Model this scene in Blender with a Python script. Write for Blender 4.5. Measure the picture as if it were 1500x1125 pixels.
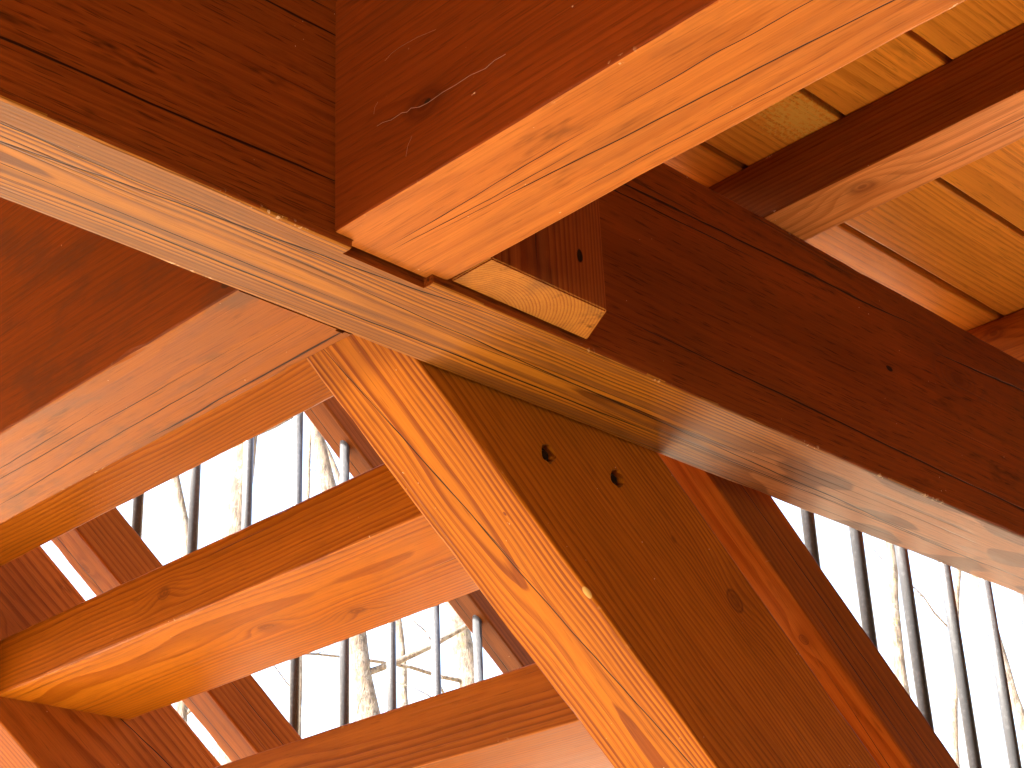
import bpy, bmesh, math, random
from mathutils import Vector, Matrix, noise

for o in list(bpy.data.objects):
    bpy.data.objects.remove(o, do_unlink=True)
SC = bpy.context.scene
COL = SC.collection

# ------------------------------------------------------------------ camera
# One "unit" U = 0.8 m; beam undersides lie one unit above the lens.
U = 0.8
CAMZ = 1.55
YAW, PIT, ROL = math.radians(43.95), math.radians(25.62), math.radians(-2.59)
cam = bpy.data.cameras.new("camera")
cam.sensor_width = 36.0
cam.lens = 2550.0 / 1500.0 * 36.0
cam.clip_start = 0.05
cam.clip_end = 2000.0
camo = bpy.data.objects.new("camera", cam)
COL.objects.link(camo)
F = Vector((math.cos(YAW) * math.cos(PIT), math.sin(YAW) * math.cos(PIT), math.sin(PIT)))
r0 = F.cross(Vector((0, 0, 1))).normalized()
u0 = r0.cross(F)
CR = r0 * math.cos(ROL) + u0 * math.sin(ROL)
CU = u0 * math.cos(ROL) - r0 * math.sin(ROL)
camo.matrix_world = Matrix(((CR.x, CU.x, -F.x, 0), (CR.y, CU.y, -F.y, 0), (CR.z, CU.z, -F.z, CAMZ), (0, 0, 0, 1)))
SC.camera = camo

# ------------------------------------------------------------------ light
SUN_EL, SUN_AZ = math.radians(40.5), math.radians(163)     # azimuth from +X towards +Y
world = bpy.data.worlds.new("World")
SC.world = world
world.use_nodes = True
wn = world.node_tree
wn.nodes.clear()
wo = wn.nodes.new("ShaderNodeOutputWorld")
wb = wn.nodes.new("ShaderNodeBackground")
sk = wn.nodes.new("ShaderNodeTexSky")
sk.sky_type = 'NISHITA'
sk.sun_disc = False
sk.sun_elevation = SUN_EL
sk.sun_rotation = math.radians(90) - SUN_AZ
sk.dust_density = 7.0
sk.air_density = 1.0
wb.inputs["Strength"].default_value = 0.14
wn.links.new(sk.outputs[0], wb.inputs[0])
wn.links.new(wb.outputs[0], wo.inputs[0])
sl = bpy.data.lights.new("sun", 'SUN')
sl.energy = 5.0
sl.angle = math.radians(0.5)
sl.color = (1.0, 0.95, 0.87)
so = bpy.data.objects.new("sun", sl)
COL.objects.link(so)
sd = Vector((math.cos(SUN_EL) * math.cos(SUN_AZ), math.cos(SUN_EL) * math.sin(SUN_AZ), math.sin(SUN_EL)))
so.rotation_euler = sd.to_track_quat('Z', 'Y').to_euler()
so.location = (0, 0, 30)
SC.view_settings.view_transform = 'Standard'
SC.view_settings.look = 'None'
SC.view_settings.exposure = 3.2
SC.view_settings.gamma = 1.0
SC.view_settings.use_curve_mapping = False
SC.render.engine = 'CYCLES'
SC.cycles.max_bounces = 7
SC.cycles.diffuse_bounces = 4
SC.cycles.sample_clamp_indirect = 6.0


def P(x, y, z):
    """units above/around the lens -> metres in the world"""
    return Vector((x * U, y * U, CAMZ + z * U))


# ------------------------------------------------------------------ node helper
class NB:
    def __init__(self, name):
        self.m = bpy.data.materials.new(name)
        self.m.use_nodes = True
        self.t = self.m.node_tree
        self.t.nodes.clear()
        self.out = self.t.nodes.new("ShaderNodeOutputMaterial")
        self.bs = self.t.nodes.new("ShaderNodeBsdfPrincipled")
        self.t.links.new(self.bs.outputs[0], self.out.inputs[0])

    def put(self, sock, v):
        if isinstance(v, bpy.types.NodeSocket):
            self.t.links.new(v, sock)
        elif v is not None:
            sock.default_value = v

    def M(self, op, a, b=None, c=None, clamp=False):
        n = self.t.nodes.new("ShaderNodeMath")
        n.operation = op
        n.use_clamp = clamp
        for i, v in enumerate((a, b, c)):
            if v is not None:
                self.put(n.inputs[i], v)
        return n.outputs[0]

    def add(self, a, b): return self.M('ADD', a, b)
    def sub(self, a, b): return self.M('SUBTRACT', a, b)
    def mul(self, a, b): return self.M('MULTIPLY', a, b)
    def mx(self, a, b): return self.M('MAXIMUM', a, b)

    def ss(self, x, a, b):
        n = self.t.nodes.new("ShaderNodeMapRange")
        n.interpolation_type = 'SMOOTHSTEP'
        self.put(n.inputs[0], x)
        n.inputs[1].default_value = a
        n.inputs[2].default_value = b
        n.inputs[3].default_value = 0.0
        n.inputs[4].default_value = 1.0
        return n.outputs[0]

    def vec(self, x, y, z):
        n = self.t.nodes.new("ShaderNodeCombineXYZ")
        for i, v in enumerate((x, y, z)):
            self.put(n.inputs[i], v)
        return n.outputs[0]

    def noise(self, v, scale=1.0, detail=2.0, rough=0.5, dist=0.0):
        n = self.t.nodes.new("ShaderNodeTexNoise")
        self.put(n.inputs['Vector'], v)
        n.inputs['Scale'].default_value = scale
        n.inputs['Detail'].default_value = detail
        n.inputs['Roughness'].default_value = rough
        n.inputs['Distortion'].default_value = dist
        return n.outputs[0]

    def mix(self, f, a, b, mode='MIX'):
        n = self.t.nodes.new("ShaderNodeMix")
        n.data_type = 'RGBA'
        n.blend_type = mode
        self.put(n.inputs[0], f)
        for k, v in ((6, a), (7, b)):
            if isinstance(v, (tuple, list)):
                v = tuple(v) + ((1.0,) if len(v) == 3 else ())
            self.put(n.inputs[k], v)
        return n.outputs[2]

    def coords(self):
        tc = self.t.nodes.new("ShaderNodeTexCoord")
        s = self.t.nodes.new("ShaderNodeSeparateXYZ")
        self.t.links.new(tc.outputs['Object'], s.inputs[0])
        return s.outputs[0], s.outputs[1], s.outputs[2]

    def lnormal(self):
        g = self.t.nodes.new("ShaderNodeNewGeometry")
        vt = self.t.nodes.new("ShaderNodeVectorTransform")
        vt.vector_type = 'NORMAL'
        vt.convert_from = 'WORLD'
        vt.convert_to = 'OBJECT'
        self.t.links.new(g.outputs['Normal'], vt.inputs[0])
        s = self.t.nodes.new("ShaderNodeSeparateXYZ")
        self.t.links.new(vt.outputs[0], s.inputs[0])
        return s.outputs

    def bump(self, h, dist, strength=1.0):
        b = self.t.nodes.new("ShaderNodeBump")
        b.inputs['Strength'].default_value = strength
        b.inputs['Distance'].default_value = dist
        self.put(b.inputs['Height'], h)
        self.t.links.new(b.outputs[0], self.bs.inputs['Normal'])


EARLY = (0.40, 0.095, 0.006)
LATE = (0.25, 0.045, 0.003)


def wood(name, seed=0.0, pith=(0.12, 0.10), rings=190.0, contrast=0.7, warp=0.016, early=EARLY, late=LATE,
         knots=(), checks=(), spots=(), hair=0.35, blotch=0.25, rough=0.42, stain=0.0, wear_sheen=None,
         dims=None, chips=0.0, yearvar=0.5, fine=0.17, rnd=False, bump=0.5, dirt=0.2, lichen=None, contour=0.0, spec=0.07, side=1.0, band=None, pores=0.25, kside=None, sidered=0.45, sideflat=0.0):
    b = NB(name)
    u, v, w = b.coords()
    if rnd:
        oi = b.t.nodes.new("ShaderNodeObjectInfo")
        ru = b.add(u, b.mul(oi.outputs['Random'], 37.0))
        rv = b.add(v, b.mul(b.sub(oi.outputs['Random'], 0.5), 0.12))
    else:
        ru, rv = u, v
    U1 = b.add(ru, seed * 3.17)
    # growth rings round a wandering pith
    n1 = b.noise(b.vec(b.mul(U1, 1.1), b.mul(rv, 3.6), b.mul(w, 3.6)), 1.0, 2.0, 0.5)
    n2 = b.noise(b.vec(b.mul(U1, 4.5), b.mul(rv, 17.0), b.mul(w, 17.0)), 1.0, 1.0, 0.55)
    n3 = b.noise(b.vec(b.mul(U1, 22.0), b.mul(rv, 150.0), b.mul(w, 150.0)), 1.0, 1.0, 0.6)
    r = b.M('SQRT', b.add(b.M('POWER', b.M('ABSOLUTE', b.sub(rv, pith[0])), 2.0), b.M('POWER', b.M('ABSOLUTE', b.sub(w, pith[1])), 2.0)))
    r = b.add(r, b.mul(b.sub(n1, 0.5), warp * 2.2))
    r = b.add(r, b.mul(b.sub(n2, 0.5), warp * 0.55))
    r = b.add(r, b.mul(b.sub(n3, 0.5), warp * 0.045))
    core = None
    halo = None
    for (ku, kv, kw, kr) in knots:
        # wobble the knot outline a little
        du = b.M('DIVIDE', b.sub(u, ku), kr)
        dv = b.M('DIVIDE', b.sub(v, kv), kr)
        dw = b.M('DIVIDE', b.sub(w, kw), kr)
        q = b.add(b.M('POWER', b.M('ABSOLUTE', dv), 2.0), b.M('POWER', b.M('ABSOLUTE', dw), 2.0))
        du2 = b.M('POWER', b.M('ABSOLUTE', du), 2.0)
        g = b.M('EXPONENT', b.mul(b.add(b.mul(du2, 0.045), b.mul(q, 0.22)), -1.0))
        r = b.add(r, b.mul(g, kr * 1.3))
        dk = b.M('SQRT', b.add(b.mul(du2, 0.42), q))
        dk = b.add(dk, b.mul(b.sub(n2, 0.5), 1.5))
        ringk = b.add(0.36, b.mul(b.M('SINE', b.mul(b.add(dk, b.mul(n3, 0.35)), 11.0)), 0.10))
        c1 = b.mul(b.sub(1.0, b.ss(dk, 0.70, 1.15)), ringk)
        edge = b.mul(b.mul(b.ss(dk, 0.74, 0.98), b.sub(1.0, b.ss(dk, 0.98, 1.16))), b.mul(b.ss(n2, 0.40, 0.6), 0.6))
        eye = b.mul(b.sub(1.0, b.ss(dk, 0.12, 0.34)), 0.55)
        c1 = b.mx(b.mx(c1, edge), eye)
        core = c1 if core is None else b.mx(core, c1)
        halo = g if halo is None else b.mx(halo, g)
    ph = b.mul(r, rings)
    fr = b.M('FRACT', ph)
    lw = b.mul(b.ss(fr, 0.25, 0.86), b.sub(1.0, b.ss(fr, 0.90, 1.0)))
    if sideflat > 0:           # quarter-sawn side faces show the rings more faintly
        lw = b.mul(lw, b.sub(1.0, b.mul(b.ss(b.M('ABSOLUTE', b.lnormal()[1]), 0.5, 0.8), sideflat)))
    yr = b.noise(b.vec(b.mul(ph, 0.83), seed, 0.0), 1.0, 3.0, 0.75)
    yr2 = b.noise(b.vec(b.mul(ph, 0.19), seed + 9.0, 0.0), 1.0, 1.0, 0.5)
    lw = b.mul(lw, b.ss(yr, 0.26, 0.54))
    fib = b.noise(b.vec(b.mul(U1, 6.0), b.mul(rv, 520.0), b.mul(w, 520.0)), 1.0, 1.0, 0.6)
    fib2 = b.noise(b.vec(b.mul(U1, 1.3), b.mul(rv, 95.0), b.mul(w, 95.0)), 1.0, 2.0, 0.6)
    bl = b.noise(b.vec(b.mul(U1, 1.7), b.mul(rv, 7.0), b.mul(w, 7.0)), 1.0, 2.0, 0.55)
    bl2 = b.noise(b.vec(b.mul(U1, 7.0), b.mul(rv, 26.0), b.mul(w, 26.0)), 1.0, 2.0, 0.6)
    f = b.mul(lw, contrast)
    f = b.add(f, b.mul(b.sub(yr2, 0.5), yearvar))
    f = b.add(f, b.mul(b.sub(fib2, 0.5), 0.55))
    f = b.M('ADD', f, b.mul(b.sub(bl, 0.5), blotch), clamp=True)
    col = b.mix(f, early, late)
    if band is not None:
        bn = b.noise(b.vec(b.mul(U1, 0.9), b.mul(rv, 46.0), b.mul(w, 46.0)), 1.0, 2.0, 0.5)
        col = b.mix(b.mul(b.ss(b.add(bn, b.mul(b.sub(yr2, 0.5), 0.5)), 0.47, 0.58), 0.75), col, band)
    # value modulations: fibres, patches of thicker stain, handling dirt
    val = b.add(1.0, b.mul(b.sub(fib, 0.5), fine * 3.0))
    val = b.mul(val, b.add(1.0, b.mul(b.sub(bl, 0.5), blotch * 1.7)))
    val = b.mul(val, b.add(1.0, b.mul(b.sub(bl2, 0.5), 0.34)))
    dm = b.noise(b.vec(b.mul(U1, 9.0), b.mul(rv, 40.0), b.mul(w, 40.0)), 1.0, 3.0, 0.7)
    val = b.mul(val, b.sub(1.0, b.mul(b.mul(b.ss(dm, 0.56, 0.75), b.ss(bl, 0.45, 0.7)), dirt * 2.2)))
    po = b.noise(b.vec(b.mul(U1, 26.0), b.mul(rv, 560.0), b.mul(w, 560.0)), 1.0, 1.0, 0.5)
    val = b.mul(val, b.sub(1.0, b.mul(b.ss(po, 0.60, 0.72), pores)))
    col = b.mix(1.0, col, b.vec(val, val, val), 'MULTIPLY')
    if wear_sheen is not None:
        # finish worn off, plus a pale sheen put into the bare colour: (u-start, u-end, bare colour, left-over colour)
        wa, wb_, cbare_sheen, cleft = wear_sheen
        on = b.ss(b.add(u, b.mul(b.sub(bl, 0.5), 0.5)), wa, wb_)
        bare = b.mix(b.mul(lw, 0.35), cbare_sheen, tuple(c * 0.72 for c in cbare_sheen))  # bare wood with the pale sheen in its colour
        pn = b.noise(b.vec(b.mul(U1, 5.0), b.mul(rv, 21.0), b.mul(w, 6.0)), 1.0, 1.5, 0.45)
        pm = b.ss(pn, 0.515, 0.545)
        bare = b.mix(pm, bare, cleft)
        bare = b.mix(1.0, bare, b.vec(val, val, val), 'MULTIPLY')
        on = b.mul(on, b.ss(b.mul(b.lnormal()[2], -1.0), 0.5, 0.8))
        col = b.mix(on, col, bare)
    if stain > 0:
        # greyed mildew-ish smudges
        sn = b.noise(b.vec(b.mul(U1, 6.0), b.mul(rv, 15.0), b.mul(w, 15.0)), 1.0, 4.0, 0.7)
        col = b.mix(b.mul(b.ss(sn, 0.48, 0.66), stain), col, (0.115, 0.055, 0.026))
    if lichen is not None:
        lu, lv, lr = lichen
        d = b.M('SQRT', b.add(b.M('POWER', b.M('ABSOLUTE', b.M('DIVIDE', b.sub(u, lu), lr * 1.5)), 2.0),
                              b.M('POWER', b.M('ABSOLUTE', b.M('DIVIDE', b.sub(v, lv), lr)), 2.0)))
        ln = b.noise(b.vec(u, v, w), 190.0, 4.0, 0.75)
        k = b.mul(b.ss(b.sub(ln, b.mul(d, 0.17)), 0.33, 0.44), b.sub(1.0, b.ss(d, 0.9, 1.5)))
        col = b.mix(b.mul(k, 0.75), col, (0.70, 0.40, 0.07))
    if halo is not None:
        col = b.mix(b.mul(halo, 0.25), col, tuple(c * 0.8 for c in late))
        col = b.mix(core, col, (0.10, 0.022, 0.006))
    dark = None
    # fine drying hairlines along the grain
    hn = b.noise(b.vec(b.mul(U1, 1.6), b.mul(rv, 130.0), b.mul(w, 130.0)), 1.0, 1.0, 0.4)
    hm = bl
    dark = b.mul(b.mul(b.ss(hn, 0.70, 0.75), b.ss(hm, 0.46, 0.58)), hair * 1.5)
    if contour > 0:
        cn_ = b.noise(b.vec(b.mul(U1, 0.55), b.mul(rv, 42.0), b.mul(w, 8.0)), 1.0, 1.5, 0.5)
        cl = b.sub(1.0, b.ss(b.M('ABSOLUTE', b.sub(cn_, 0.5)), 0.004, 0.011))
        dark = b.mx(dark, b.mul(b.mul(cl, b.ss(bl, 0.46, 0.56)), contour * 0.8))
    nrm = b.lnormal()
    if checks:
        wobs = [b.noise(b.vec(b.mul(u, 3.0), seed + 3.0, 0.0), 1.0, 3.0, 0.62), b.noise(b.vec(b.mul(u, 3.6), seed + 23.0, 0.0), 1.0, 3.0, 0.62)]
        wv = b.noise(b.vec(b.mul(u, 14.0), seed + 17.0, 4.0), 1.0, 1.0, 0.6)
    for ci, (face, t0, slope, ua, ub, wid) in enumerate(checks):
        # face: '-z','-y','-x' style local face; line t = t0 + slope*(u-ua)
        ax = face[1]
        t = v if ax == 'z' else w
        sg = -1.0 if face[0] == '-' else 1.0
        ncomp = nrm[2] if ax == 'z' else nrm[1]
        onf = b.M('GREATER_THAN', b.mul(ncomp, sg), 0.6)
        wob = wobs[ci % 2]
        wam = (0.016, -0.013, 0.009, 0.018, -0.008)[ci % 5]
        line = b.add(b.add(t0, b.mul(b.sub(u, ua), slope)), b.mul(b.sub(wob, 0.5), wam))
        dd = b.M('ABSOLUTE', b.sub(t, line))
        tap = b.mul(b.ss(u, ua, ua + (ub - ua) * 0.25 + 0.01), b.sub(1.0, b.ss(u, ub - (ub - ua) * 0.3 - 0.01, ub)))
        ww = b.mul(b.mul(tap, wid), b.add(0.35, b.mul(wv, 1.2)))
        k = b.M('DIVIDE', dd, b.mx(ww, 0.00001))
        k = b.sub(1.0, b.ss(k, 0.6, 1.25))
        dark = b.mx(dark, b.mul(k, onf))
    if kside is not None:      # long-grain faces coloured darker and redder than the sawn end grain
        km = b.sub(1.0, b.ss(b.M('ABSOLUTE', nrm[0]), 0.5, 0.8))
        kv_ = b.sub(1.0, b.mul(km, 1.0 - 0.75))
        col = b.mix(1.0, col, b.vec(kv_, b.mul(kv_, b.sub(1.0, b.mul(km, kside[1]))), b.mul(kv_, kv_)), 'MULTIPLY')
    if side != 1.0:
        # shade put into the colour: faces either side darker than the underside
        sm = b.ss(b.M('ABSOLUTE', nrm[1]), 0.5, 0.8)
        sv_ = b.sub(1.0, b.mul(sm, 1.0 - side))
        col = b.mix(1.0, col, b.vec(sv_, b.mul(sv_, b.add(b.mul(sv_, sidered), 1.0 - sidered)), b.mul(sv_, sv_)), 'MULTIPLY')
    for (su, sv, sw, srad, scol) in spots:
        d = b.M('SQRT', b.add(b.add(b.M('POWER', b.M('ABSOLUTE', b.mul(b.sub(u, su), 0.55)), 2.0), b.M('POWER', b.M('ABSOLUTE', b.sub(v, sv)), 2.0)),
                              b.M('POWER', b.M('ABSOLUTE', b.sub(w, sw)), 2.0)))
        d = b.add(b.M('DIVIDE', d, srad), b.mul(b.sub(dm, 0.5), 2.0))
        col = b.mix(b.sub(1.0, b.ss(d, 0.7, 1.0)), col, scol)
    if chips > 0 and dims is not None:
        ey = b.sub(dims[0] / 2, b.M('ABSOLUTE', v))
        ez = b.sub(dims[1] / 2, b.M('ABSOLUTE', w))
        cn = b.noise(b.vec(u, v, w), 150.0, 2.0, 0.6)
        cg = b.noise(b.vec(b.mul(u, 11.0), seed, 2.0), 1.0, 2.0, 0.6)
        cm = b.mul(b.mul(b.sub(1.0, b.ss(b.mx(ey, ez), 0.002, 0.0058)), b.ss(cn, 0.58, 0.63)), b.ss(cg, 0.56, 0.66))
        col = b.mix(b.mul(cm, chips), col, (0.75, 0.50, 0.27))
    # stray specks of dust, pollen and cobweb fluff
    sp = b.noise(b.vec(u, v, w), 210.0, 1.0, 0.5)
    col = b.mix(b.mul(b.mul(b.ss(sp, 0.795, 0.815), b.ss(bl2, 0.5, 0.6)), 0.8), col, (0.72, 0.50, 0.30))
    col = b.mix(b.M('MINIMUM', dark, 0.95), col, (0.020, 0.006, 0.002))
    b.put(b.bs.inputs['Base Color'], col)
    rr = b.add(rough, b.mul(b.sub(bl2, 0.5), 0.14))
    rr = b.add(rr, b.mul(lw, -0.06))
    b.put(b.bs.inputs['Roughness'], b.M('MAXIMUM', rr, 0.15))
    b.bs.inputs['Specular IOR Level'].default_value = spec
    h = b.add(b.add(b.mul(lw, 0.30), b.mul(fib, 0.35)), b.mul(dark, -4.0))
    h = b.add(h, b.mul(bl2, 0.6))
    b.bump(h, 0.0005, bump)
    return b.m


def endcut(m):
    return m


# ------------------------------------------------------------------ geometry helpers
def link(name, me, mat=None, parent=None):
    o = bpy.data.objects.new(name, me)
    COL.objects.link(o)
    if mat is not None and me is not None:
        me.materials.clear()
        me.materials.append(mat)
    if parent is not None:
        o.parent = parent
    return o


def tag(o, label=None, cat=None, group=None, kind=None):
    if label: o['label'] = label
    if cat: o['category'] = cat
    if group: o['group'] = group
    if kind: o['kind'] = kind
    return o


def empty(name, loc=(0, 0, 0)):
    o = bpy.data.objects.new(name, None)
    o.location = loc
    o.empty_display_size = 0.1
    COL.objects.link(o)
    return o


def timber_bm(L, w, h, seg=0.03, bev=0.0029, wild=1.25, seed=0.0, x0=0.0):
    """sawn timber along local x, section w (y) by h (z), arrises rounded and slightly bruised"""
    bm = bmesh.new()
    n = max(2, int(L / seg) + 1)
    rings = []
    for i in range(n):
        x = x0 + L * i / (n - 1)
        ring = []
        for c, (sy, sz) in enumerate(((-1, -1), (1, -1), (1, 1), (-1, 1))):
            def bb(k):
                t = noise.noise(Vector((x * 9.0, seed * 7.3 + c * 11.0 + k * 3.0, 0.5)))
                t2 = noise.noise(Vector((x * 38.0, seed * 3.1 + c * 5.0 + k, 7.5)))
                nick = max(0.0, t2 - 0.42) * 0.010
                return max(0.0008, bev * (1.0 + 0.55 * t * wild + 0.35 * t2 * wild) + nick * wild)
            a, d = bb(0), bb(1)
            Y, Z = sy * w / 2, sz * h / 2
            p1 = (x, Y - sy * a, Z)
            p2 = (x, Y - sy * a * 0.3, Z - sz * d * 0.3)
            p3 = (x, Y, Z - sz * d)
            ring += [p1, p2, p3] if (sy * sz) < 0 else [p3, p2, p1]
        # order corners so that the loop runs round the section
        rings.append([bm.verts.new(p) for p in ring])
    m = len(rings[0])
    for a, b_ in zip(rings[:-1], rings[1:]):
        for j in range(m):
            bm.faces.new((a[j], a[(j + 1) % m], b_[(j + 1) % m], b_[j]))
    bm.faces.new(rings[0][::-1])
    bm.faces.new(rings[-1])
    bmesh.ops.recalc_face_normals(bm, faces=bm.faces)
    return bm


def to_mesh(bm, name):
    me = bpy.data.meshes.new(name)
    bm.to_mesh(me)
    bm.free()
    return me


def frame(origin, xdir, zref=Vector((0, 0, 1))):
    x = Vector(xdir).normalized()
    y = zref.cross(x).normalized()
    z = x.cross(y)
    return Matrix(((x.x, y.x, z.x, origin[0]), (x.y, y.y, z.y, origin[1]), (x.z, y.z, z.z, origin[2]), (0, 0, 0, 1)))


def cut(bm, M, point, normal):
    """saw the timber (local bm, world matrix M) with a world plane; the side the normal points to falls off"""
    Mi = M.inverted()
    co = Mi @ Vector(point)
    no = (Mi.to_3x3() @ Vector(normal)).normalized()
    bmesh.ops.bisect_plane(bm, geom=bm.verts[:] + bm.edges[:] + bm.faces[:], plane_co=co, plane_no=no, clear_outer=True, dist=1e-6)
    es = [e for e in bm.edges if e.is_boundary]
    if es:
        bmesh.ops.holes_fill(bm, edges=es, sides=0)
    bmesh.ops.recalc_face_normals(bm, faces=bm.faces)


def place(name, bm, M, mat, parent=None):
    o = link(name, to_mesh(bm, name), mat)
    o.matrix_world = M
    if parent is not None:
        o.parent = parent
        o.matrix_parent_inverse = parent.matrix_world.inverted() if parent.matrix_world != Matrix() else Matrix()
        if parent.type == 'EMPTY':
            o.matrix_parent_inverse = Matrix.Translation(-Vector(parent.location))
    return o


def box_obj(name, lo, hi, rotM=None):
    bm = bmesh.new()
    bmesh.ops.create_cube(bm, size=1.0)
    c = [(a + b_) / 2 for a, b_ in zip(lo, hi)]
    s = [b_ - a for a, b_ in zip(lo, hi)]
    for v in bm.verts:
        v.co = Vector((v.co.x * s[0] + c[0], v.co.y * s[1] + c[1], v.co.z * s[2] + c[2]))
    return link(name, to_mesh(bm, name))


def carve(o, cutters):
    """mortise o with the given cutter objects and bake the result"""
    for c in cutters:
        md = o.modifiers.new("mortise", 'BOOLEAN')
        md.operation = 'DIFFERENCE'
        md.solver = 'EXACT'
        md.object = c
    bpy.context.view_layer.update()
    dg = bpy.context.evaluated_depsgraph_get()
    me = bpy.data.meshes.new_from_object(o.evaluated_get(dg))
    o.modifiers.clear()
    old = o.data
    o.data = me
    bpy.data.meshes.remove(old)
    for c in cutters:
        bpy.data.objects.remove(c, do_unlink=True)


def tube_bm(bm, pts, rads, sides=8, cap=True):
    prev = None
    rings = []
    for i, p in enumerate(pts):
        p = Vector(p)
        if i == 0: d = Vector(pts[1]) - p
        elif i == len(pts) - 1: d = p - Vector(pts[i - 1])
        else: d = Vector(pts[i + 1]) - Vector(pts[i - 1])
        d.normalize()
        a = Vector((1, 0, 0)) if prev is None else prev
        a = (a - d * a.dot(d))
        if a.length < 1e-4: a = d.orthogonal()
        a.normalize()
        prev = a
        b_ = d.cross(a)
        rr = rads[i]
        rings.append([bm.verts.new(p + (a * math.cos(t) + b_ * math.sin(t)) * rr) for t in [2 * math.pi * k / sides for k in range(sides)]])
    for A, B in zip(rings[:-1], rings[1:]):
        for j in range(sides):
            f = bm.faces.new((A[j], A[(j + 1) % sides], B[(j + 1) % sides], B[j]))
            f.smooth = True
    if cap:
        bm.faces.new(rings[0][::-1])
        bm.faces.new(rings[-1])


# ------------------------------------------------------------------ ground
def ground():
    b = NB("forest_floor")
    u, v, w = b.coords()
    n = b.noise(b.vec(u, v, w), 0.5, 6.0, 0.6)
    n2 = b.noise(b.vec(u, v, w), 14.0, 5.0, 0.7)
    c = b.mix(n2, (0.46, 0.36, 0.23), (0.72, 0.60, 0.43))
    c = b.mix(b.ss(n, 0.4, 0.7), c, (0.60, 0.49, 0.35))
    b.put(b.bs.inputs['Base Color'], c)
    b.bs.inputs['Roughness'].default_value = 0.95
    b.bump(n2, 0.03)
    bm = bmesh.new()
    R, nR, nA = 900.0, 60, 72
    vs = [[None] * nA for _ in range(nR)]
    c0 = bm.verts.new((0, 0, 0))
    for i in range(nR):
        rr = 0.8 * (R / 0.8) ** (i / (nR - 1))
        for j in range(nA):
            t = 2 * math.pi * j / nA
            x, y = rr * math.cos(t), rr * math.sin(t)
            z = noise.noise(Vector((x * 0.12, y * 0.12, 0))) * 0.25 * min(1.0, max(0.0, (rr - 7) / 12.0))
            vs[i][j] = bm.verts.new((x, y, z))
    for j in range(nA):
        bm.faces.new((c0, vs[0][j], vs[0][(j + 1) % nA]))
        for i in range(nR - 1):
            bm.faces.new((vs[i][j], vs[i + 1][j], vs[i + 1][(j + 1) % nA], vs[i][(j + 1) % nA]))
    for f in bm.faces: f.smooth = True
    o = link("ground", to_mesh(bm, "ground"), b.m)
    o['kind'] = 'structure'
    # unseen dark sheet added under the deck to cut bounce onto side faces
    b = NB("bounce_cut_dark")
    u, v, w = b.coords()
    n = b.noise(b.vec(u, v, w), 30.0, 5.0, 0.7)
    b.put(b.bs.inputs['Base Color'], b.mix(n, (0.10, 0.065, 0.04), (0.20, 0.14, 0.09)))
    b.bs.inputs['Roughness'].default_value = 0.95
    b.bump(n, 0.03)
    bm = bmesh.new()
    pts = [(-2.4, -2.1), (9.0, -2.1), (9.0, 0.9), (-2.4, 0.9)]
    vs_ = [bm.verts.new((x, y, 0.006)) for x, y in pts]
    bm.faces.new(vs_)
    o = link("bounce_cut_sheet", to_mesh(bm, "bounce_cut_sheet"), b.m)
    o['kind'] = 'structure'


ground()

# ------------------------------------------------------------------ the main timbers (all sizes in units U)
ZA_TOP = 1.3684
ZDECK = 1.4727
YA0, YA1 = 1.3127, 1.476
XB0, XB1 = 1.084, 1.2597
XC0, XC1 = 1.073, 1.2495
ZB = 1.0105

# ---- girder A, runs along X
xs, xe = -1.8, 9.4
wA, hA = (YA1 - YA0) * U, (ZA_TOP - 1.0) * U
MA = frame(P(xs, (YA0 + YA1) / 2, (1.0 + ZA_TOP) / 2), (1, 0, 0))
L = (xe - xs) * U


def aU(x): return (x - xs) * U            # unit x -> local u of A
def aV(y): return (y - (YA0 + YA1) / 2) * U
def aW(z): return (z - (1.0 + ZA_TOP) / 2) * U


chA = [
    ('-z', aV(1.392), (1.3564 - 1.392) / (1.1355 - 0.7114), aU(0.55), aU(1.45), 0.0011),
    ('-z', aV(1.371), 0.035, aU(0.95), aU(2.9), 0.0010),
    ('-z', aV(1.4365), -0.004, aU(0.62), aU(2.05), 0.0011),
    ('-z', aV(1.352), 0.01, aU(0.5), aU(1.15), 0.0006),
    ('-z', aV(1.415), 0.005, aU(0.5), aU(1.3), 0.0006),
    ('-z', aV(1.400), -0.012, aU(1.2), aU(2.4), 0.0006),
    ('-z', aV(1.4215), 0.004, aU(1.55), aU(3.2), 0.0009),
    ('-z', aV(1.455), 0.006, aU(0.6), aU(1.25), 0.0009),
    ('-z', aV(1.461), -0.004, aU(1.25), aU(2.1), 0.0007),
    ('-z', aV(1.388), -0.006, aU(1.9), aU(3.2), 0.0007),
    ('-z', aV(1.345), 0.004, aU(2.2), aU(3.3), 0.0006),
    ('-y', aW(1.060), 0.030, aU(0.45), aU(1.2), 0.0014),
    ('-y', aW(1.284), 0.038, aU(1.42), aU(2.45), 0.0016),
    ('-y', aW(1.267), 0.035, aU(1.45), aU(1.95), 0.0010),
    ('-y', aW(1.2825), 0.06, aU(2.34), aU(3.0), 0.0014),
    ('-y', aW(1.073), -0.018, aU(1.46), aU(3.2), 0.0013),
    ('-y', aW(1.300), 0.02, aU(0.2), aU(1.15), 0.0022),
    ('-y', aW(1.28), 0.02, aU(0.9), aU(1.15), 0.0012),
]
_ka = dict(dims=(wA, hA))
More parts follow.
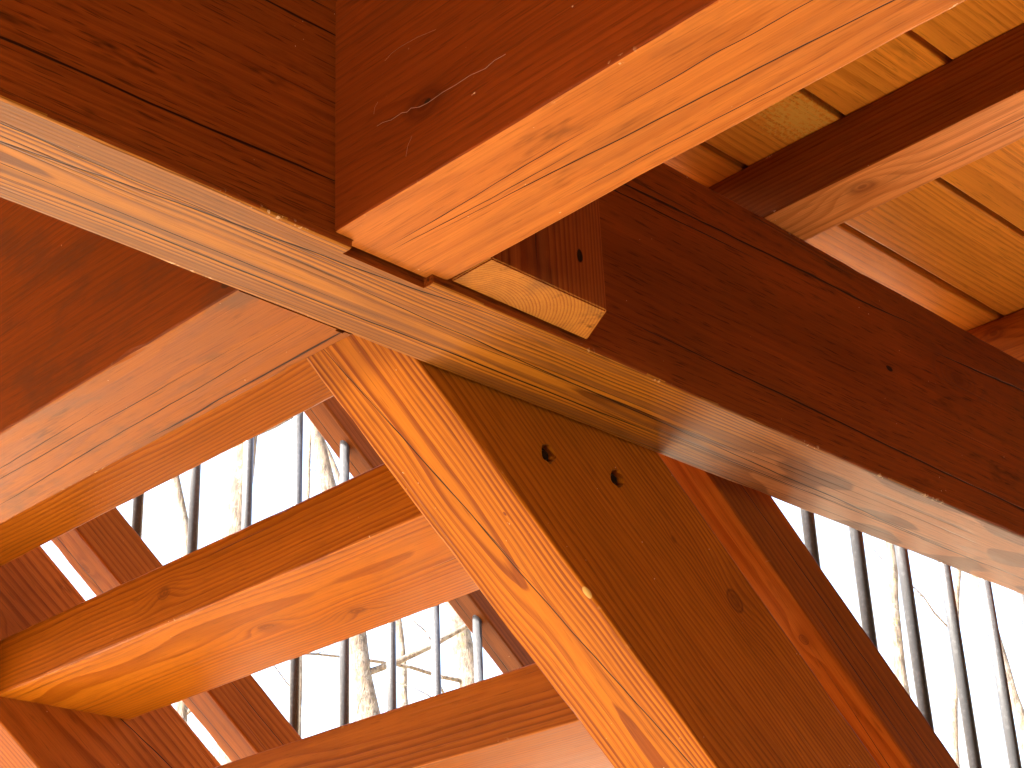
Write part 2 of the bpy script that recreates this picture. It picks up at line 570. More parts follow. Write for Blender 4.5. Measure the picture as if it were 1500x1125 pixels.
matA = wood("girder_underside_wood", seed=1.3, checks=[c_ for c_ in chA if c_[0] == '-z'][:7], hair=0.35,
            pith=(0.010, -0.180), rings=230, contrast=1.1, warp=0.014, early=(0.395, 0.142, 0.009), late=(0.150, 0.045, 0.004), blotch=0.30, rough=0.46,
            band=(0.205, 0.074, 0.014), wear_sheen=(aU(1.75), aU(2.25), (0.39, 0.175, 0.072), (0.185, 0.076, 0.030)), contour=0.7,
            chips=0.75, yearvar=0.8, dirt=0.3, fine=0.2, spec=0.12, **_ka)
matA2 = wood("girder_side_wood", seed=1.3, checks=[c_ for c_ in chA if c_[0] == '-y'], hair=0.3,  # girder side: shade put into a darker, redder base colour
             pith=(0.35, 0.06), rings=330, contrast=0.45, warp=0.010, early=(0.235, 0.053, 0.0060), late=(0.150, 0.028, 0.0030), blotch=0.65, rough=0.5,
             chips=0.35, yearvar=0.35, dirt=0.5, fine=0.22, pores=0.5,
             knots=[(aU(2.45), -wA / 2, aW(1.255), 0.009)], spots=[(aU(2.235), -wA / 2, aW(1.205), 0.004, (0.02, 0.006, 0.003))], **_ka)
bmA = timber_bm(L, wA, hA, seed=1.0)
oA = place("girder_beam", bmA, MA, matA)
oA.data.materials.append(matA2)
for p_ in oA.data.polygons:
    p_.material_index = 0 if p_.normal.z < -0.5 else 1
tag(oA, "long orange-brown girder running from upper left to lower right, pale worn underside at its right end", "beam")
# housing for beam B
lo, hi = P(1.1105, YA0 - 0.02, 0.97), P(1.2355, 1.3290, 1.30)
carve(oA, [box_obj("mortise_cutter", lo, hi)])
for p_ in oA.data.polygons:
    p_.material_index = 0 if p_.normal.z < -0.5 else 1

# ---- beam B, along Y, towards the camera at upper right
yb0, yb1 = -1.6, 1.3112
wB, hB = (XB1 - XB0) * U, (ZDECK - 0.001 - ZB) * U
MB_ = frame(P((XB0 + XB1) / 2, yb0, (ZB + ZDECK - 0.001) / 2), (0, 1, 0))
# local: x=+Y, y=-X, z=up


def bU(y): return (y - yb0) * U
def bV(x): return -(x - (XB0 + XB1) / 2) * U
def bW(z): return (z - (ZB + ZDECK - 0.001) / 2) * U


chB = [
    ('-z', bV(1.1475), -0.01, bU(0.95), bU(1.33), 0.0006),
    ('-z', bV(1.168), 0.02, bU(1.0), bU(1.33), 0.0006),
    ('-z', bV(1.22), 0.065, bU(0.45), bU(1.305), 0.0009),
    ('-z', bV(1.150), 0.02, bU(0.6), bU(0.98), 0.0006),
    ('-z', bV(1.238), 0.03, bU(0.72), bU(1.12), 0.0006),
    ('+y', bW(1.30), 0.01, bU(0.2), bU(0.9), 0.0008),
]
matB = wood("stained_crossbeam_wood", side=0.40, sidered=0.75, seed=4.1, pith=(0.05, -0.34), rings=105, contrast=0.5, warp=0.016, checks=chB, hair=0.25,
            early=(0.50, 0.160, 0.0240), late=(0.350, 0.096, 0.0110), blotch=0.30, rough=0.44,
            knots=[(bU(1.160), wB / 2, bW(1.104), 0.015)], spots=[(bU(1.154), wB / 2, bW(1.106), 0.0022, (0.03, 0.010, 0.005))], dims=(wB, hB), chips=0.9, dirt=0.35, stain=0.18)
bmB = timber_bm((yb1 - yb0) * U, wB, hB, seed=2.0)
oB = place("cross_beam", bmB, MB_, matB)
tag(oB, "broad smooth orange beam coming from the upper right and let into the girder with a notched end", "beam")
# its tongue, built into the same mesh
bmT = timber_bm(0.0125, (1.2345 - 1.1125) * U, 0.19, seg=0.01, bev=0.0012, seed=3.0)
meT = to_mesh(bmT, "tongue")
bmJ = bmesh.new()
bmJ.from_mesh(oB.data)
nv = len(bmJ.verts)
bmJ.from_mesh(meT)
bmJ.verts.ensure_lookup_table()
for v_ in bmJ.verts[nv:]:
    v_.co += Vector((bU(yb1) - 0.003, bV((1.2345 + 1.1125) / 2), -hB / 2 + 0.095 + 0.0003))
bmJ.to_mesh(oB.data)
bmJ.free()
bpy.data.meshes.remove(meT)

# ---- beam C, along Y on the far side of the girder, lower left
yc0, yc1 = YA1 + 0.001, 6.0
ZCT = ZDECK - 0.001
hC = (ZCT - 1.0005) * U
wC = (XC1 - XC0) * U
MC = frame(P((XC0 + XC1) / 2, yc0, (1.0005 + ZCT) / 2), (0, 1, 0))


def cU(y): return (y - yc0) * U
def cV(x): return -(x - (XC0 + XC1) / 2) * U
def cW(z): return (z - (1.0005 + ZCT) / 2) * U


chC = [
    ('-z', cV(1.236), -0.0, cU(1.4), cU(1.95), 0.0016),
    ('-z', cV(1.19), -0.02, cU(1.46), cU(2.35), 0.0008),
    ('-z', cV(1.16), 0.01, cU(1.55), cU(2.5), 0.0007),
    ('-z', cV(1.125), -0.03, cU(1.8), cU(2.6), 0.0006),
]
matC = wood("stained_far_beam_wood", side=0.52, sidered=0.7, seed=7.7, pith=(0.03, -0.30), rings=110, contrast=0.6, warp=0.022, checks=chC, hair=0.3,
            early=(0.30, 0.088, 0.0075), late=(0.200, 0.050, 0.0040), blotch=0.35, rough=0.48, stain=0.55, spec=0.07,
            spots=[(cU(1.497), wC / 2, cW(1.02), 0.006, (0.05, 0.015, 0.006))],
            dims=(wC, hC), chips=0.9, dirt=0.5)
bmC = timber_bm((yc1 - yc0) * U, wC, hC, seed=5.0)
oC = place("far_cross_beam", bmC, MC, matC)
tag(oC, "beam at the left beyond the girder, its smudged orange underside dipping towards the lower left", "beam")
carve(oC, [box_obj("mortise_cutter", P(1.2255, 1.46, 0.98), P(1.2375, 1.4815, 1.02))])

# ---- short block hanging in the corner between B and the girder
bm = bmesh.new()
q = [(XB1 + 0.001, 1.2385), (1.4605, 1.2385), (1.5000, YA0 - 0.0035), (XB1 + 0.001, YA0 - 0.0035)]
zb0, zb1 = 1.0105, 1.4700
org = P(1.36, 1.275, 1.0105)
nz = 24
rr_ = []
for i in range(nz + 1):
    z = zb0 + (zb1 - zb0) * i / nz
    ring = []
    for k, (x, y) in enumerate(q):
        jx = noise.noise(Vector((z * 30, k * 5.0, 1))) * 0.0012
        jy = noise.noise(Vector((z * 30, k * 5.0, 9))) * 0.0012
        p = P(x + jx, y + jy, z) - org
        ring.append(bm.verts.new((p.z, p.x, p.y)))        # local x = up (grain), y = world X, z = world Y
    rr_.append(ring)
for a, b_ in zip(rr_[:-1], rr_[1:]):
    for j in range(4):
        bm.faces.new((a[j], a[(j + 1) % 4], b_[(j + 1) % 4], b_[j]))
bm.faces.new(rr_[0][::-1]); bm.faces.new(rr_[-1])
bmesh.ops.recalc_face_normals(bm, faces=bm.faces)
bmesh.ops.bevel(bm, geom=[e for e in bm.edges if e.calc_face_angle(0) > 0.6], offset=0.0016, segments=2, affect='EDGES')
MK = Matrix(((0, 1, 0, org.x), (0, 0, 1, org.y), (1, 0, 0, org.z), (0, 0, 0, 1)))
matK = wood("block_wood", seed=11.2, pith=(-0.03, 0.07), rings=300, contrast=0.9, warp=0.006, hair=0.0, pores=0.05, early=(0.42, 0.175, 0.028),
            late=(0.27, 0.085, 0.012), dirt=0.4, blotch=0.6, rough=0.5, fine=0.15, stain=0.35, kside=(-1.0, 0.36),
            spots=[(0.05, 0.045, -0.028, 0.0045, (0.01, 0.004, 0.002))],
            checks=[('-z', -0.018, 0.0, 0.0, 0.26, 0.0009)])
oK = place("corner_block", bm, MK, matK)
tag(oK, "short upright block in the corner beside the broad beam, sawn end grain showing underneath", "block")

# ------------------------------------------------------------------ joists and deck
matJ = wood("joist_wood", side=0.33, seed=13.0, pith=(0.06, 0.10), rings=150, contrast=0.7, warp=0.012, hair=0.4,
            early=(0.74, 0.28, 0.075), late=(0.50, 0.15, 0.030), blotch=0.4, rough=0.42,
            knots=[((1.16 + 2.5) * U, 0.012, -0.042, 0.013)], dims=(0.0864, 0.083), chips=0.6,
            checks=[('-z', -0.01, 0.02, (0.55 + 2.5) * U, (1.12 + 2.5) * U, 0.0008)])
joists = [(-1.80, ""), (-1.13, ""), (-0.365, ""), (0.402, ""), (1.9365, "a"), (2.7035, "b"), (3.47, ""), (4.24, ""), (5.0, ""), (5.77, ""), (6.54, ""), (7.3, ""), (8.07, ""), (8.84, "")]
jw, jh = 0.108 * U, (ZDECK - ZA_TOP - 0.0005) * U
jlab = {"a": "thick deck joist resting on the girder at upper right, dark side and knotty pale underside",
        "b": "deck joist cut by the right frame edge, only its dark upper corner showing"}
ORD = ["first", "second", "third", "fourth", "fifth", "sixth", "seventh", "eighth", "ninth", "tenth", "eleventh", "twelfth", "thirteenth", "fourteenth"]
for i, (x, k) in enumerate(joists):
    y0, y1 = -2.5, (YA1 - 0.002 if x > 1.2 else 6.0)
    bm = timber_bm((y1 - y0) * U, jw, jh, seg=0.04 if k else 0.4, seed=20.0 + i)
    M = frame(P(x + 0.054, y0, (ZDECK + ZA_TOP) / 2), (0, 1, 0))
    mj = matJ if k == "a" else wood("joist_wood_%d" % i, seed=13.0 + i * 1.7, rings=150, contrast=0.6, knots=[((1.36 + 2.5) * U, 0.04, 0.02, 0.012)] if k == "b" else (),
                                     dims=(0.0864, 0.083), chips=0.5)
    o = place("deck_joist", bm, M, mj)
    tag(o, jlab.get(k, "%s deck joist under the boards, counted from the open end of the deck" % ORD[i]), "joist", "joists under the deck boards")

deck = empty("deck_floor", P(1.3, 0.0, ZDECK))
tag(deck, "deck floor of tan boards with dark gaps, seen from below at the upper right", "deck")
PITCH, GAP, TH = 0.1862, 0.0100, 0.052
matD = [wood("deck_board_wood_%d" % i, seed=30.0 + i * 2.3, pith=(0.02 + 0.05 * i, 0.10 + 0.03 * i), rings=185, contrast=0.55, warp=0.007,
             early=(0.74, 0.275, 0.030), late=(0.46, 0.135, 0.010), hair=0.1, blotch=0.3, rough=0.4, rnd=(i != 3),
             lichen=((1.875 + 1.89) * U, -0.042, 0.045) if i == 3 else None, fine=0.09) for i in range(4)]
ytop = 1.3411
random.seed(5)
# boards of the main deck, counted from the girder towards the lens
edges = [(ytop + GAP / 2, YA1 + 0.02)]
y = ytop - GAP / 2
while y > -2.6:
    edges.append((y - PITCH + GAP, y)); y -= PITCH
yy = YA1 + 0.02 + GAP
land = []
while yy < 6.0:
    land.append((yy, yy + PITCH - GAP)); yy += PITCH
for n_, (a, c_) in enumerate(edges + land):
    isl = n_ >= len(edges)
    xa, xb = -1.875, (XC1 + 0.0 if isl else 9.3)
    dz = random.uniform(-0.0, 0.0012) * 0.5
    bm = timber_bm((xb - xa) * U, (c_ - a) * U, TH * U, seg=0.04 if (not isl and n_ < 5) else 0.6, bev=0.0025, seed=50.0 + n_)
    M = frame(P(xa, (a + c_) / 2, ZDECK + TH / 2 + dz), (1, 0, 0))
    mm = matD[3] if n_ == 1 else matD[n_ % 3]
    place("deck_board", bm, M, mm, deck)

# unseen sheets added over the boards to stop sky light in the gaps
lo, hi = P(-1.875, -2.6, ZDECK + TH + 0.004), P(9.3, YA1 + 0.015, ZDECK + TH + 0.024)
for nm_, lo, hi in (("gap_light_blocker", lo, hi), ("gap_light_blocker", P(-1.875, YA1 + 0.018, ZDECK + TH + 0.004), P(XC1, 6.0, ZDECK + TH + 0.024))):
    o = box_obj(nm_, lo, hi)
    o.data.materials.append(matD[0])
    o.parent = deck
    o.matrix_parent_inverse = Matrix.Translation(-Vector(deck.location))

# ------------------------------------------------------------------ staircase
SL = math.radians(39.59)
SD = Vector((math.cos(SL), 0, -math.sin(SL)))
SN = Vector((math.sin(SL), 0, math.cos(SL)))
CN = 1.6410                     # stringer underside: n . p = CN (units from the lens)
RISE = 0.245
RUN = RISE / math.tan(SL)
T1X, T1Z = 1.5406, 0.8909       # lower rear corner of the reference tread
TDEP, TTH = 0.2857, 0.1064
YD0, YD1 = 1.4797, 1.6430
YF0, YF1 = 2.8150, 2.9790
HST = 0.305
GZ = -CAMZ / U                  # ground height in units


def onS(nval, xun):
    """point (unit x, unit z) on the line n.p = nval at unit x"""
    return (nval - xun * SN.x) / SN.z


stair = empty("staircase", P(1.4, 2.2, GZ))
tag(stair, "open-riser wooden staircase descending to the lower right, seen from underneath", "staircase")
XS0 = XC1 + 0.0015


def sloped(name, n0, n1, y0, y1, mat, parent, x_top, x_bot, seed, ground_cut=True, xtop_cut=True, bev=0.003, seg=0.03, z_bot=None):
    nm = (n0 + n1) / 2
    zt = onS(nm, x_top - 0.4)
    o_ = P(x_top - 0.4, (y0 + y1) / 2, zt)
    Ln = (x_bot - x_top + 0.9) / SD.x * U
    M = frame(o_, SD)
    bm = timber_bm(Ln, (y1 - y0) * U, (n1 - n0) * U, seg=seg, bev=bev, seed=seed)
    if xtop_cut: cut(bm, M, P(x_top, 0, 0), (-1, 0, 0))
    if ground_cut: cut(bm, M, (0, 0, 0.01), (0, 0, -1))
    else: cut(bm, M, P(x_bot, 0, 0), (1, 0, 0))
    return place(name, bm, M, mat, parent), M


def Sloc(M, p):
    return M.inverted() @ Vector(p)


# near stringer: map points into its local frame for knots and checks
nmS = CN + HST / 2
MS = frame(P(XS0 - 0.4, (YD0 + YD1) / 2, onS(nmS, XS0 - 0.4)), SD)


def sp(x, y, z): return MS.inverted() @ P(x, y, z)


k1, k2 = sp(1.8561, YD0, 0.8736), sp(1.9879, YD0, 0.8083)
g0, g1 = sp(1.3495, 1.6048, 1.0134), sp(1.9009, 1.5237, 0.5575)
g2 = sp(1.507, 1.600, 0.8832)
chip = sp(1.665, YD0, 0.753)
wS, hS = (YD1 - YD0) * U, HST * U
matS = wood("stringer_wood", sideflat=0.5, seed=17.4, pith=(0.006, -0.150), rings=165, contrast=1.4, warp=0.021, hair=0.12,
            early=(0.470, 0.145, 0.0070), late=(0.235, 0.054, 0.0025), side=0.9, blotch=0.35, rough=0.46,
            knots=[(k1.x, k1.y, k1.z, 0.0035), (k2.x, k2.y, k2.z, 0.013)],
            checks=[('-z', g0.y + 0.004, (g1.y - g0.y) / (g1.x - g0.x), g0.x - 0.1, g1.x + 0.6, 0.0008),
                    ('-z', g0.y + 0.012, -0.12, g0.x - 0.15, g0.x + 0.35, 0.0006)],
            spots=[(chip.x, chip.y + 0.002, -hS / 2, 0.0042, (0.60, 0.36, 0.10)), (chip.x - 0.12, chip.y + 0.03, -hS / 2, 0.003, (0.2, 0.05, 0.01))],
            dims=(wS, hS), chips=0.2, yearvar=0.45, dirt=0.15, bump=0.7)
XBOT = 6.0
oS, _m = sloped("stringer", CN, CN + HST, YD0, YD1, matS, stair, XS0, XBOT, 31.0)
matF = wood("far_stringer_wood", seed=21.9, pith=(0.10, -0.10), rings=110, contrast=0.9, warp=0.018, hair=0.2,
            blotch=0.35, rough=0.5, knots=[(0.78, -wS / 2, -0.02, 0.010), (0.42, -wS / 2, 0.03, 0.012)],
            early=(0.36, 0.098, 0.011), late=(0.22, 0.050, 0.005),
            checks=[('-y', 0.015, 0.10, 0.75, 1.25, 0.0009), ('-y', -0.01, 0.06, 0.3, 0.62, 0.0009)], dims=(wS, hS), chips=0.3)
oF, _m = sloped("stringer", CN, CN + HST, YF0, YF1, matF, stair, XS0, XBOT, 33.0)

# countersunk bolt holes in the near stringer
metal = NB("black_bolt_metal")
metal.bs.inputs['Base Color'].default_value = (0.018, 0.014, 0.013, 1)
metal.bs.inputs['Metallic'].default_value = 0.6
metal.bs.inputs['Roughness'].default_value = 0.55
cutters = []
for (bx, bz) in ((1.5998, 0.9377), (1.7404, 0.9388)):
    bm = bmesh.new()
    bmesh.ops.create_cone(bm, cap_ends=True, segments=24, radius1=0.0112, radius2=0.0112, depth=0.024)
    for v_ in bm.verts:
        a = math.atan2(v_.co.y, v_.co.x)
        v_.co.x *= 1 + 0.10 * math.sin(a * 3 + bx * 9); v_.co.y *= 1 + 0.08 * math.sin(a * 5 + bx)
    c = link("bore_cutter", to_mesh(bm, "bore"))
    c.matrix_world = Matrix.Translation(P(bx, YD0, bz)) @ Matrix.Rotation(math.radians(90), 4, 'X')
    cutters.append(c)
carve(oS, cutters)
oS.data.materials.clear(); oS.data.materials.append(matS)
for (bx, bz) in ((1.5998, 0.9377), (1.7404, 0.9388)):
    bm = bmesh.new()
    bmesh.ops.create_cone(bm, cap_ends=True, segments=20, radius1=0.0106, radius2=0.0106, depth=0.0015)
    for v_ in bm.verts: v_.co.z += 0.0008
    ret = bmesh.ops.create_cone(bm, cap_ends=True, segments=6, radius1=0.0066, radius2=0.0060, depth=0.005)
    for v_ in ret['verts']: v_.co.z += 0.004
    Mb = Matrix.Translation(P(bx, YD0, bz) + Vector((0, 0.0115, 0))) @ Matrix.Rotation(math.radians(90), 4, 'X')
    o = link("bolt", to_mesh(bm, "bolt"), metal.m)
    o.matrix_world = oS.matrix_world.inverted() @ Mb
    lm = o.matrix_world.copy()
    o.parent = oS
    o.matrix_parent_inverse = Matrix()
    o.matrix_basis = MS.inverted() @ Mb

# treads
kt = {1: [(0.36, -TDEP * U / 2, 0.0, 0.0)], }
k = -1
treads = []
for k in range(-0, 12):
    x0 = T1X + (k - 1) * RUN
    z0 = T1Z - (k - 1) * RISE
    if z0 < GZ + 0.1: break
    xa = max(x0, XC1 + 0.0025)
    xb = x0 + TDEP
    y0, y1 = YD1 + 0.0006, YF0 - 0.0006
    wt, ht = (xb - xa) * U, TTH * U
    M = frame(P((xa + xb) / 2, y0, z0 + TTH / 2), (0, 1, 0))     # local x=+Y, y=-X, z=up

    def tl(x, y, z): return M.inverted() @ P(x, y, z)
    kn, chk = [], []
    tk = (0.82, 1.0, 0.80)[k] if k < 3 else 0.9
    if k == 1:
        a = tl(x0, 2.296, z0 + 0.055); kn.append((a.x, a.y, a.z, 0.009))
        a = tl(x0 + 0.135, 2.20, z0); kn.append((a.x, a.y, a.z, 0.0085))
        a = tl(x0 + 0.20, 2.045, z0); kn.append((a.x, a.y, a.z, 0.0095))
        chk.append(('-z', tl(x0 + 0.15, 1.8, z0).y, -0.05, 0.0, 0.17, 0.0007))
        ps = (0.04, 0.09)
    elif k == 2:
        ps = (0.16, 0.03)
    else:
        ps = (0.05 + 0.05 * (k % 3), 0.12)
    mt = wood("tread_wood_%d" % k, side=0.66, seed=40.0 + 3.1 * k, pith=ps, rings=190 if k != 2 else 150, contrast=0.85, warp=0.016, knots=kn, checks=chk,
              early=(0.43 * tk, 0.130 * tk, 0.0055), late=(0.26 * tk, 0.062 * tk, 0.0025), hair=0.2, blotch=0.25, rough=0.40, dims=(wt, ht), chips=0.25, dirt=0.12)
    bm = timber_bm((y1 - y0) * U, wt, ht, seg=0.03 if k < 4 else 0.3, bev=0.0028, seed=60.0 + k)
    treads.append(place("tread", bm, M, mt, stair))

# ------------------------------------------------------------------ stair guards
black = NB("black_powder_coat")
_u, _v, _w = black.coords()
_n = black.noise(black.vec(_u, _v, _w), 160.0, 3.0, 0.7)
black.put(black.bs.inputs['Base Color'], black.mix(black.ss(_n, 0.45, 0.8), (0.040, 0.041, 0.044), (0.075, 0.076, 0.08)))
black.bs.inputs['Roughness'].default_value = 0.34
black.bump(_n, 0.0002, 0.4)

NR0, NR1 = CN + 0.418, CN + 0.528       # bottom rail
NT0, NT1 = CN + 1.19, CN + 1.30         # top rail


def guard(ymid, name, label, xfirst, step, seeds, post_lab):
    root = empty(name, P(3.5, ymid, onS(NR0, 3.5)))
    tag(root, label, "railing")
    half = 0.0465
    dk_ = 1.0 if ymid > 2 else 1.08
    mr = wood(side=0.7, name=name + "_bottom_rail_wood", seed=seeds, pith=(0.04, 0.09), rings=130, contrast=0.8, warp=0.012, hair=0.5,
              early=(0.36 * dk_, 0.112 * dk_, 0.013), late=(0.23 * dk_, 0.058 * dk_, 0.0055), blotch=0.4,
              knots=[(0.86, 0.01, -0.044, 0.007), (1.36, -0.012, -0.044, 0.006)], dims=(0.0744, 0.088), chips=0.2, rough=0.45,
              checks=[('-z', 0.02, -0.01, 0.5, 2.2, 0.0010), ('-y', 0.0, 0.01, 0.9, 2.4, 0.0008), ('-z', -0.015, 0.03, 1.3, 2.6, 0.0007)])
    sloped("bottom_rail", NR0, NR1, ymid - half, ymid + half, mr, root, XS0 + 0.12, XBOT - 0.25, seeds + 1, ground_cut=False)
    mt_ = wood(name + "_top_rail_wood", seed=seeds + 5, pith=(0.01, 0.04), rings=120, contrast=0.8, warp=0.010, hair=0.4,
               early=(0.145, 0.042, 0.007), late=(0.095, 0.024, 0.004), blotch=0.4, dims=(0.072, 0.088), chips=0.2,
               checks=[('-z', 0.002, 0.004, 0.3, 4.0, 0.0010)])
    sloped("top_rail", NT0, NT1, ymid - 0.030, ymid + 0.045, mt_, root, XS0 + 0.12, XBOT - 0.25, seeds + 2, ground_cut=False)
    # round steel balusters, one shared mesh
    zl = (NT0 - NR1) / SN.z * U
    bm = bmesh.new()
    tube_bm(bm, [(0, 0, -0.03), (0, 0, zl + 0.03)], [0.0090, 0.0090], 20)
    me = to_mesh(bm, "baluster")
    me.materials.append(black.m)
    # dark collar where the tube enters the rail
    x = xfirst
    while x < XBOT - 0.35:
        if x > XS0 + 0.22:
            o = bpy.data.objects.new("baluster", me)
            COL.objects.link(o)
            o.parent = root
            o.location = P(x, ymid, onS(NR1, x)) - root.location
        x += step
    return root


gF = guard(2.900, "far_guard", "far stair railing with slim black round balusters, seen between the treads at left", 1.872 - 0.1395 * 6, 0.1395, 71.0, "")
gN = guard(1.560, "near_guard", "near stair railing with black round balusters against the sky at lower right", 2.322 - 0.141 * 9, 0.141, 81.0, "")

# ------------------------------------------------------------------ unseen wall added behind the lens to block sky light
def wall(name, label, p0, p1, inward):
    root = empty(name, p0)
    tag(root, label, "wall")
    b = NB(name + "_paint")
    u_, v_, w_ = b.coords()
    b.put(b.bs.inputs['Base Color'], b.mix(b.noise(b.vec(u_, v_, b.mul(w_, 20.0)), 3.0, 4.0), (0.045, 0.032, 0.024), (0.07, 0.05, 0.036)))
    b.bs.inputs['Roughness'].default_value = 0.7
    d = (p1 - p0); Ln = d.length
    for i in range(48):
        bm = timber_bm(Ln, 0.022, 0.195, seg=2.0, bev=0.002, seed=300.0 + i)
        M = frame(p0 + Vector((0, 0, 0.11 + i * 0.2)) + inward * (0.003 * (i % 2)), d)
        o = place("light_block_wall_board", bm, M, b.m, root)


wall("light_block_wall", "dark boarded wall added unseen behind the deck to block sky light", Vector((-2.45, -2.12, 0)), Vector((9.2, -2.12, 0)), Vector((0, 1, 0)))

FH = 1.80       # unseen fence added to block low sky and shape the sunlit ground
fe = empty("light_block_fence", (-1.62, 1.5, 0))
tag(fe, "tall dark board fence added unseen at the left end under the deck to shape the light", "fence")
bf = NB("fence_stain")
u_, v_, w_ = bf.coords()
bf.put(bf.bs.inputs['Base Color'], bf.mix(bf.noise(bf.vec(bf.mul(u_, 3.0), bf.mul(v_, 60.0), w_), 1.0, 4.0), (0.035, 0.026, 0.020), (0.075, 0.052, 0.038)))
bf.bs.inputs['Roughness'].default_value = 0.75
for i in range(62):
    bm = timber_bm(FH, 0.142, 0.02, seg=1.0, bev=0.002, seed=400.0 + i)
    o = place("light_block_fence_board", bm, frame(Vector((-1.62, -2.0 + i * 0.145, 0.0)), (0, 0, 1), Vector((1, 0, 0))), bf.m, fe)
for i in range(2):
    bm = timber_bm(9.0, 0.04, 0.09, seg=3.0, seed=470.0 + i)
    place("light_block_fence_rail", bm, frame(Vector((-1.655, -2.05, 0.35 + i * 0.95)), (0, 1, 0)), bf.m, fe)

# ------------------------------------------------------------------ support posts (outside the picture)
for i, (x, y) in enumerate(((-1.6, 1.39), (8.9, 1.39), (1.16, 5.6))):
    bm = timber_bm(P(0, 0, 1.0).z - 0.01, 0.13, 0.13, seg=0.4, seed=90.0 + i)
    M = frame(Vector((x * U, y * U, 0.01)), (0, 0, 1), Vector((1, 0, 0)))
    o = place("deck_post", bm, M, wood("post_wood_%d" % i, seed=90.0 + i))
    tag(o, ("square wooden post under the left end of the girder", "square wooden post under the far right end of the girder",
            "square wooden post under the far end of the left beam")[i], "post", "posts carrying the deck")

# ------------------------------------------------------------------ spider thread on beam B
silk = NB("spider_silk")
silk.bs.inputs['Base Color'].default_value = (0.50, 0.33, 0.24, 1)
silk.bs.inputs['Roughness'].default_value = 0.5


def bface(px, py):
    """point on the near side face of beam B seen at these photo pixels"""
    d = F * 2550.0 + CR * (px - 750) - CU * (py - 562.5)
    t = XB0 * U / d.x
    p = d * t
    return Vector((p.x - 0.0012, p.y, p.z + CAMZ))


pts = [bface(*p) for p in ((553, 186), (562, 180), (575, 176), (590, 166), (598, 164), (604, 158), (616, 158), (628, 152), (650, 136), (668, 125), (690, 112), (712, 102), (726, 90), (742, 80))]
pts = [p + Vector((0, random.uniform(-.0006, .0006), random.uniform(-.0006, .0006))) for p in pts]
bm = bmesh.new()
tube_bm(bm, pts, [0.00014] * len(pts), 5)
for (a, b_) in (((605, 200), (596, 230)), ((565, 90), (590, 68)), ((590, 68), (640, 44)), ((555, 150), (549, 168))):
    pa, pb = bface(*a), bface(*b_)
    pm = (pa + pb) / 2 + Vector((-0.0004, 0.001, 0.001))
    tube_bm(bm, [pa, pm, pb], [0.00008] * 3, 4)
o = link("spider_thread", to_mesh(bm, "spider_thread"), silk.m)
tag(o, "thin pale spider thread clinging to the dark side of the broad beam by its knot", "cobweb")

# ------------------------------------------------------------------ bare trees beyond
bark = NB("bark")
_u, _v, _w = bark.coords()
n1 = bark.noise(bark.vec(bark.mul(_u, 1.0), bark.mul(_v, 1.0), bark.mul(_w, 0.25)), 40.0, 5.0, 0.7)
n2 = bark.noise(bark.vec(_u, _v, _w), 9.0, 5.0, 0.75)
n3 = bark.noise(bark.vec(_u, _v, _w), 26.0, 4.0, 0.8)
c = bark.mix(bark.ss(n1, 0.35, 0.65), (0.034, 0.026, 0.020), (0.115, 0.088, 0.065))
c = bark.mix(bark.ss(n2, 0.50, 0.60), c, (0.11, 0.10, 0.085))
c = bark.mix(bark.ss(n3, 0.58, 0.66), c, (0.10, 0.092, 0.03))
bark.put(bark.bs.inputs['Base Color'], c)
bark.bs.inputs['Roughness'].default_value = 0.9
bark.bump(n1, 0.02)


def pdir(px, py):
    return (F * 2550.0 + CR * (px - 750) - CU * (py - 562.5)).normalized()


def at(px, py, dist):
    d = pdir(px, py)
    s = dist / math.hypot(d.x, d.y)
    return Vector((d.x * s, d.y * s, CAMZ + d.z * s))


def grow(bm, rnd, p, d, r, length, depth, stats):
    n = 7
    pts, rads = [p.copy()], [r]
    q = p.copy(); dd = d.copy()
    for i in range(n):
        dd = (dd + Vector((rnd.uniform(-1, 1), rnd.uniform(-1, 1), rnd.uniform(-0.6, 0.9))) * 0.16).normalized()
        q = q + dd * length / n
        pts.append(q.copy()); rads.append(max(0.0015, r * (1 - 0.75 * (i + 1) / n)))
        if depth > 0 and i >= 1 and rnd.random() < 0.55:
            side = Vector((rnd.uniform(-1, 1), rnd.uniform(-1, 1), rnd.uniform(0.0, 0.9))).normalized()
            grow(bm, rnd, q, (dd * 0.6 + side).normalized(), rads[-1] * rnd.uniform(0.35, 0.6), length * rnd.uniform(0.4, 0.65), depth - 1, stats)
    tube_bm(bm, pts, rads, 9 if depth >= 2 else 5, cap=False)


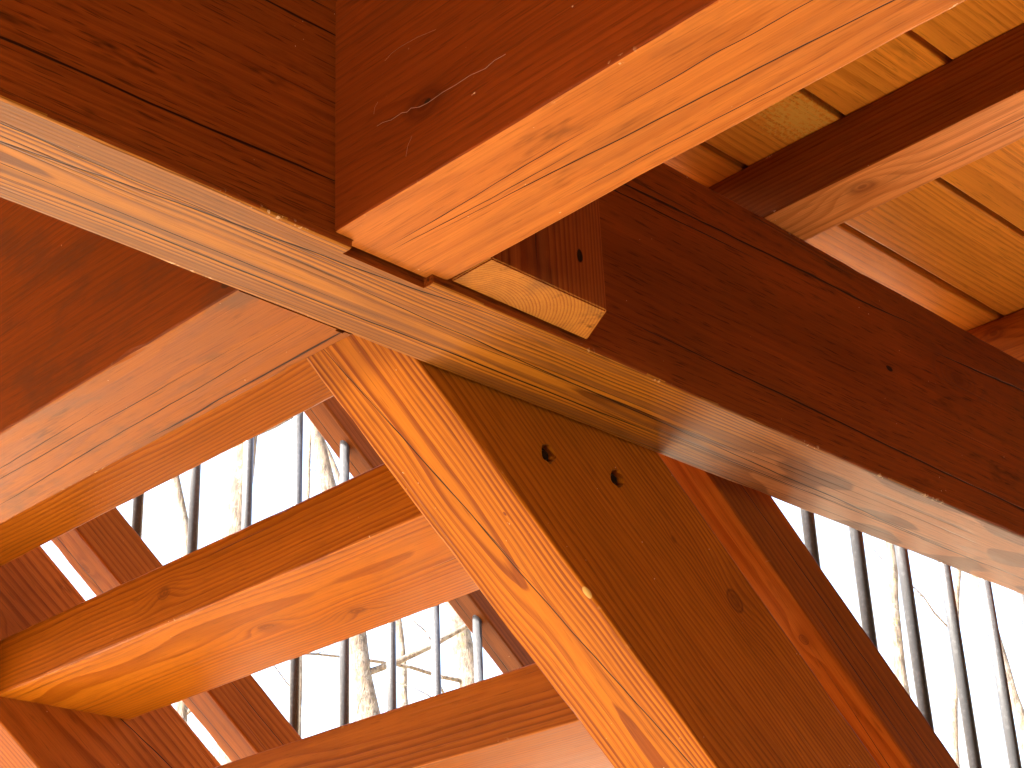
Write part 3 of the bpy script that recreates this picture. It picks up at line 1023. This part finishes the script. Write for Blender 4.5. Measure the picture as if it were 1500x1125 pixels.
def tree(seed, base, via, top_h, rad, label, nb=9, lumps=0.0, zmin=3.0):
    rnd = random.Random(seed)
    root = empty("bare_tree", base)
    tag(root, label, "tree", "bare trees beyond the stairs")
    pts = [Vector((0, 0, -0.15))]
    for v_ in via: pts.append(v_ - base)
    last = pts[-1]; dirn = (pts[-1] - pts[-2]).normalized()
    pts.append(last + dirn * max(1.0, top_h - last.z) * 0.5)
    pts.append(pts[-1] + Vector((rnd.uniform(-.3, .3), rnd.uniform(-.3, .3), max(0.8, (top_h - last.z) * 0.5))))
    fine = []
    for a, b_ in zip(pts[:-1], pts[1:]):
        m = max(2, int((b_ - a).length / 0.22))
        for i in range(m): fine.append(a.lerp(b_, i / m))
    fine.append(pts[-1])
    H = fine[-1].z
    rads = []
    for i, p in enumerate(fine):
        t = i / (len(fine) - 1)
        rr = rad * (1.25 - 0.25 * min(1, p.z / 5)) * (1 - 0.7 * max(0, t - 0.4) / 0.6)
        rr *= 1 + lumps * noise.noise(Vector((p.z * 2.1, seed, 0))) + 0.5 * lumps * noise.noise(Vector((p.z * 7, seed, 3)))
        rads.append(rr)
        fine[i] = p + Vector((noise.noise(Vector((p.z * 0.9, seed, 1))), noise.noise(Vector((p.z * 0.9, seed, 5))), 0)) * 0.05 * min(1, p.z)
    bm = bmesh.new()
    tube_bm(bm, fine, rads, 18)
    for v_ in bm.verts:
        c_ = v_.co
        k_ = noise.noise(c_ * 9.0) * 0.16 + noise.noise(c_ * 26.0) * 0.10
        j = min(range(len(fine)), key=lambda q_: (fine[q_] - c_).length_squared)
        v_.co = fine[j] + (c_ - fine[j]) * (1 + k_)
    o = link("trunk", to_mesh(bm, "trunk"), bark.m, root)
    for i in range(nb):
        j = rnd.randrange(len(fine))
        while fine[j].z < zmin: j = rnd.randrange(len(fine))
        az = rnd.uniform(0, 2 * math.pi)
        bm = bmesh.new()
        grow(bm, rnd, fine[j], Vector((math.cos(az), math.sin(az), rnd.uniform(0.1, 0.8))).normalized(), rads[j] * rnd.uniform(0.2, 0.5), rnd.uniform(1.2, 2.6), 2, None)
        link("branch", to_mesh(bm, "branch"), bark.m, root)
    return root


def gbase(px, py, dist):
    p = at(px, py, dist)
    return Vector((p.x, p.y, 0.0))


tree(1, gbase(352, 700, 10.5), [at(346, 790, 10.5), at(368, 640, 10.5)], 9.0, 0.105, "thick grey mottled trunk behind the far balusters, left opening above the middle tread", 2, 0.25)
tree(2, gbase(290, 800, 13.0), [at(279, 800, 13.0), at(255, 700, 13.0)], 9.5, 0.055, "thin brown trunk leaning left beside the thick grey mottled one", 2)
tree(3, gbase(545, 1100, 12.0), [at(545, 1050, 12.0), at(522, 930, 12.0)], 8.5, 0.10, "pale crooked trunk seen through the lower opening between two balusters", 3, 0.35)
tree(4, gbase(690, 1000, 14.0), [at(690, 1000, 14.0), at(672, 900, 14.0)], 9.0, 0.13, "lichen-spotted trunk near the right end of the lower opening", 3, 0.3)
tree(5, gbase(590, 1040, 19.0), [at(592, 1040, 19.0), at(582, 900, 19.0), at(470, 640, 19.0)], 12.0, 0.06, "slender distant trunk bending left across both openings", 3, 0.2)
tree(6, gbase(1318, 980, 13.0), [at(1318, 980, 13.0), at(1300, 780, 13.0)], 10.5, 0.05, "slim tan trunk behind the second and third right-hand balusters", 3, 0.2)
tree(7, gbase(1500, 1080, 15.0), [at(1497, 1060, 15.0), at(1430, 850, 15.0)], 10.0, 0.055, "grey trunk leaning left at the right edge of the picture", 3, 0.3)
tree(8, gbase(1400, 1000, 22.0), [at(1398, 1120, 22.0), at(1405, 840, 22.0)], 13.0, 0.05, "thin distant trunk between the third and fourth right-hand balusters", 4, 0.2)
tree(9, gbase(430, 1000, 21.0), [at(436, 1050, 21.0), at(455, 640, 21.0)], 13.0, 0.045, "thin distant trunk at the left of the lower opening", 4, 0.2)
